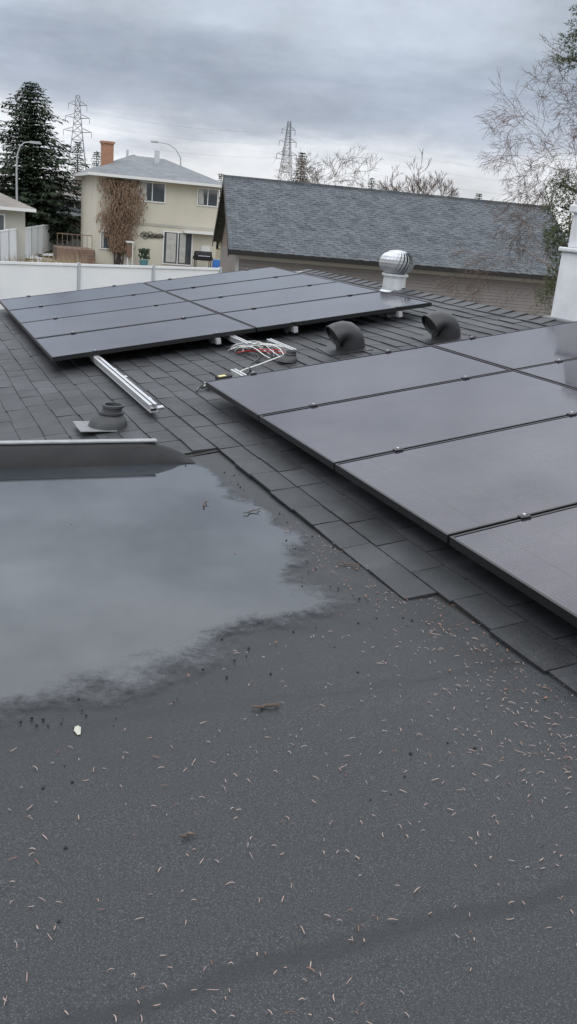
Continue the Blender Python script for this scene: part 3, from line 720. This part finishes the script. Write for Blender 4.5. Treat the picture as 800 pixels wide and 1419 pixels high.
for (px,py,pz,pr) in pads:
    m.tube([(0,0,pz-.25),(px*.6,py*.6,pz-.1),(px,py,pz)],[.05,.035,.012],M_bark,5)
    for i in range(int(1800*pr)):
        d=Vector((rnd.gauss(0,1),rnd.gauss(0,1),rnd.gauss(0,.7))).normalized()*pr*rnd.random()**.45
        if noise.noise((d.x*4+pz,d.y*4,d.z*4))<-.08: continue
        c=Vector((px,py,pz))+d; q=Vector((d.x+rnd.uniform(-.5,.5),d.y+rnd.uniform(-.5,.5),rnd.uniform(-.3,.4))).normalized(); s=q.orthogonal().normalized()*.009; L=rnd.uniform(.06,.13)
        for kk in range(2):
            q2=(q+Vector((rnd.uniform(-.5,.5),rnd.uniform(-.5,.5),rnd.uniform(-.5,.5)))).normalized(); m.face([c-s,c+q2*L,c+s],M_spr2); m.face([c-s*.5,c+q2*L*.7+s*2.4,c+s],M_spr2)
m.obj('pine_tree',Matrix.Translation((6.95,24.0,0)))
m=MB(); rnd=random.Random(9)
for i in range(2600):
    x=rnd.uniform(-90,110); y=150+rnd.uniform(0,40); h=3.5+2.6*noise.noise((x*.07,0,0))+1.5*noise.noise((x*.3,1,0)); z=rnd.uniform(0,1)**.6*max(1.5,h+1)
    s=rnd.uniform(.5,1.3); m.face([(x-s*.5,y,z),(x+s*.4,y+.2,z-.2),(x+s*.6,y,z+s*.5),(x,y,z+s*.9)],M_barkg if rnd.random()<.6 else M_spr)
m.obj('distant_trees')

# ------------------------------------------------------------------ pylons, lines, lamps
def pylon(x,y,H,w):
    m=MB(); t=.12
    def hw(z): 
        u=z/H; return w*(.5*(1-u)**1.3*.75+.055)
    zs=[0]+[H*q for q in (.16,.30,.42,.53,.62,.69,.755,.81,.865,.92,1.0)]
    for i in range(len(zs)-1):
        a,b=hw(zs[i]),hw(zs[i+1]); z0,z1=zs[i],zs[i+1]; C=[(-1,-1),(1,-1),(1,1),(-1,1)]
        for k in range(4):
            p,q=C[k],C[(k+1)%4]
            m.tube([(p[0]*a,p[1]*a,z0),(p[0]*b,p[1]*b,z1)],t,M_steel,4,False)
            m.tube([(p[0]*a,p[1]*a,z0),(q[0]*b,q[1]*b,z1)],t*.6,M_steel,3,False); m.tube([(q[0]*a,q[1]*a,z0),(p[0]*b,p[1]*b,z1)],t*.6,M_steel,3,False)
            m.tube([(p[0]*b,p[1]*b,z1),(q[0]*b,q[1]*b,z1)],t*.6,M_steel,3,False)
    for z,L in ((.69,.40),(.81,.34),(.92,.26)):
        z*=H; h=hw(z)
        for s in (-1,1):
            for yy in (-h,h):
                m.tube([(s*h,yy,z),(s*w*L,0,z+.3)],t*.7,M_steel,3,False); m.tube([(s*h,yy,z+H*.035),(s*w*L,0,z+.3)],t*.6,M_steel,3,False)
            m.tube([(s*w*L,0,z+.3),(s*w*L,0,z-1.6)],.12,M_steel,4)
    m.obj('transmission_tower',frame(Vector((.96,.28,0)),Vector((-.28,.96,0)),Vector((0,0,1)),Vector((x,y,0))))
pylon(-89,350,38.9,12.5); pylon(-13,370,38.5,10)
m=MB()
def wire(p,q,sag,r=.014):
    p=Vector(p);q=Vector(q); m.tube([p.lerp(q,u/16)-Vector((0,0,sag*4*(u/16)*(1-u/16))) for u in range(17)],r,M_steel,3,False)
for dz,dx in ((27,4),(32,3.5),(36,2.6)):
    for s in (-1,1):
        wire((-89+s*dx,350,dz-1.5),(-13+s*dx,370,dz-1.5),2.0); wire((-13+s*dx,370,dz-1.5),(260+s*dx,420,dz+6),9); wire((-89+s*dx,350,dz-1.5),(-330,330,dz),8)
m.obj('power_lines')
def lamp(x,y,H,arm,dirx):
    m=MB(); p=[(0,0,0),(0,0,H*.75),(dirx*.05*arm,0,H*.88),(dirx*.25*arm,0,H*.95),(dirx*.55*arm,0,H*.99),(dirx*arm,0,H)]
    m.tube(p,[.09,.06,.05,.045,.04,.035],M_pole,8); m.box((min(dirx*arm,dirx*(arm+.6)),-.13,H-.08),(max(dirx*arm,dirx*(arm+.6)),.13,H+.06),M_pole)
    m.obj('street_lamp',Matrix.Translation((x,y,0)),smooth=True)
lamp(-19.1,60,7.0,.9,1); lamp(-12.0,83,9.1,2.1,-1)

# ------------------------------------------------------------------ world
sun_el=math.radians(52); sun_rot=math.radians(200)
w=bpy.data.worlds.new('World'); scene.world=w; w.use_nodes=True; nt=w.node_tree; nt.nodes.clear()
class WT(NT):
    def __init__(s,tree): s.t=tree; s.n=tree.nodes; s.l=tree.links
t=WT(nt)
out=t.add('ShaderNodeOutputWorld'); bg1=t.add('ShaderNodeBackground'); bg2=t.add('ShaderNodeBackground'); mx=t.add('ShaderNodeMixShader')
sky=t.add('ShaderNodeTexSky'); sky.sky_type='NISHITA'; sky.sun_disc=False; sky.sun_elevation=sun_el; sky.sun_rotation=sun_rot
nt.links.new(sky.outputs[0],bg1.inputs[0]); bg1.inputs[1].default_value=.10
tc=t.add('ShaderNodeTexCoord'); sp=t.add('ShaderNodeSeparateXYZ'); nt.links.new(tc.outputs['Generated'],sp.inputs[0])
z=sp.outputs[2]
mp=t.add('ShaderNodeMapping'); mp.inputs['Scale'].default_value=(1.7,1.7,8.5); mp.inputs['Rotation'].default_value=(0,.05,0); mp.inputs['Location'].default_value=(.4,.1,.2); nt.links.new(tc.outputs['Generated'],mp.inputs[0])
n1=t.noise(mp.outputs[0],2.2,6,.60)
mp2=t.add('ShaderNodeMapping'); mp2.inputs['Scale'].default_value=(1.6,1.6,3.2); mp2.inputs['Location'].default_value=(2.1,.7,.4); nt.links.new(tc.outputs['Generated'],mp2.inputs[0])
n2=t.noise(mp2.outputs[0],3.0,5,.6)
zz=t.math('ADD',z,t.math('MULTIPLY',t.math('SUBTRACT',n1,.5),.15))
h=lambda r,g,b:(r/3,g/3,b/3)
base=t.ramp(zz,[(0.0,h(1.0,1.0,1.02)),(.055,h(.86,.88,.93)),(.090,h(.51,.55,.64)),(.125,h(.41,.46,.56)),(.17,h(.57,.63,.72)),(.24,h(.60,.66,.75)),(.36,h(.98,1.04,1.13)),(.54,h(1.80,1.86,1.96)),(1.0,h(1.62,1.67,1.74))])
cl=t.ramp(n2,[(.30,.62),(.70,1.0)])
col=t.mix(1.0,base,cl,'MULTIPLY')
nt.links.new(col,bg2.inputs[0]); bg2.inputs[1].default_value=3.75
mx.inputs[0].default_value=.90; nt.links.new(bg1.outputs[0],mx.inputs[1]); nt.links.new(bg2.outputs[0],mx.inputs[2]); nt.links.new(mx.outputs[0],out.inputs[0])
sl=bpy.data.lights.new('sun','SUN'); sl.energy=.7; sl.angle=math.radians(25); sl.color=(1,.97,.93)
so=bpy.data.objects.new('sun',sl); scene.collection.objects.link(so)
dv=Vector((math.sin(sun_rot)*math.cos(sun_el),math.cos(sun_rot)*math.cos(sun_el),math.sin(sun_el)))
so.rotation_euler=(-dv).to_track_quat('-Z','Y').to_euler()

# ------------------------------------------------------------------ camera
pitch,roll=math.radians(18.19),math.radians(5.14)
fw=Vector((0,math.cos(pitch),-math.sin(pitch))); up0=Vector((0,math.sin(pitch),math.cos(pitch))); r0=Vector((1,0,0))
R_=r0*math.cos(roll)+up0*math.sin(roll); U_=-r0*math.sin(roll)+up0*math.cos(roll)
cd=bpy.data.cameras.new('camera'); co=bpy.data.objects.new('camera',cd); scene.collection.objects.link(co)
cd.sensor_fit='VERTICAL'; cd.sensor_height=24; cd.lens=1237.4/1419*24; cd.clip_start=.05; cd.clip_end=5000
co.matrix_world=frame(R_,U_,-fw,Vector((0,0,CZ))); scene.camera=co
scene.view_settings.view_transform='Standard'; scene.view_settings.look='None'; scene.view_settings.exposure=0
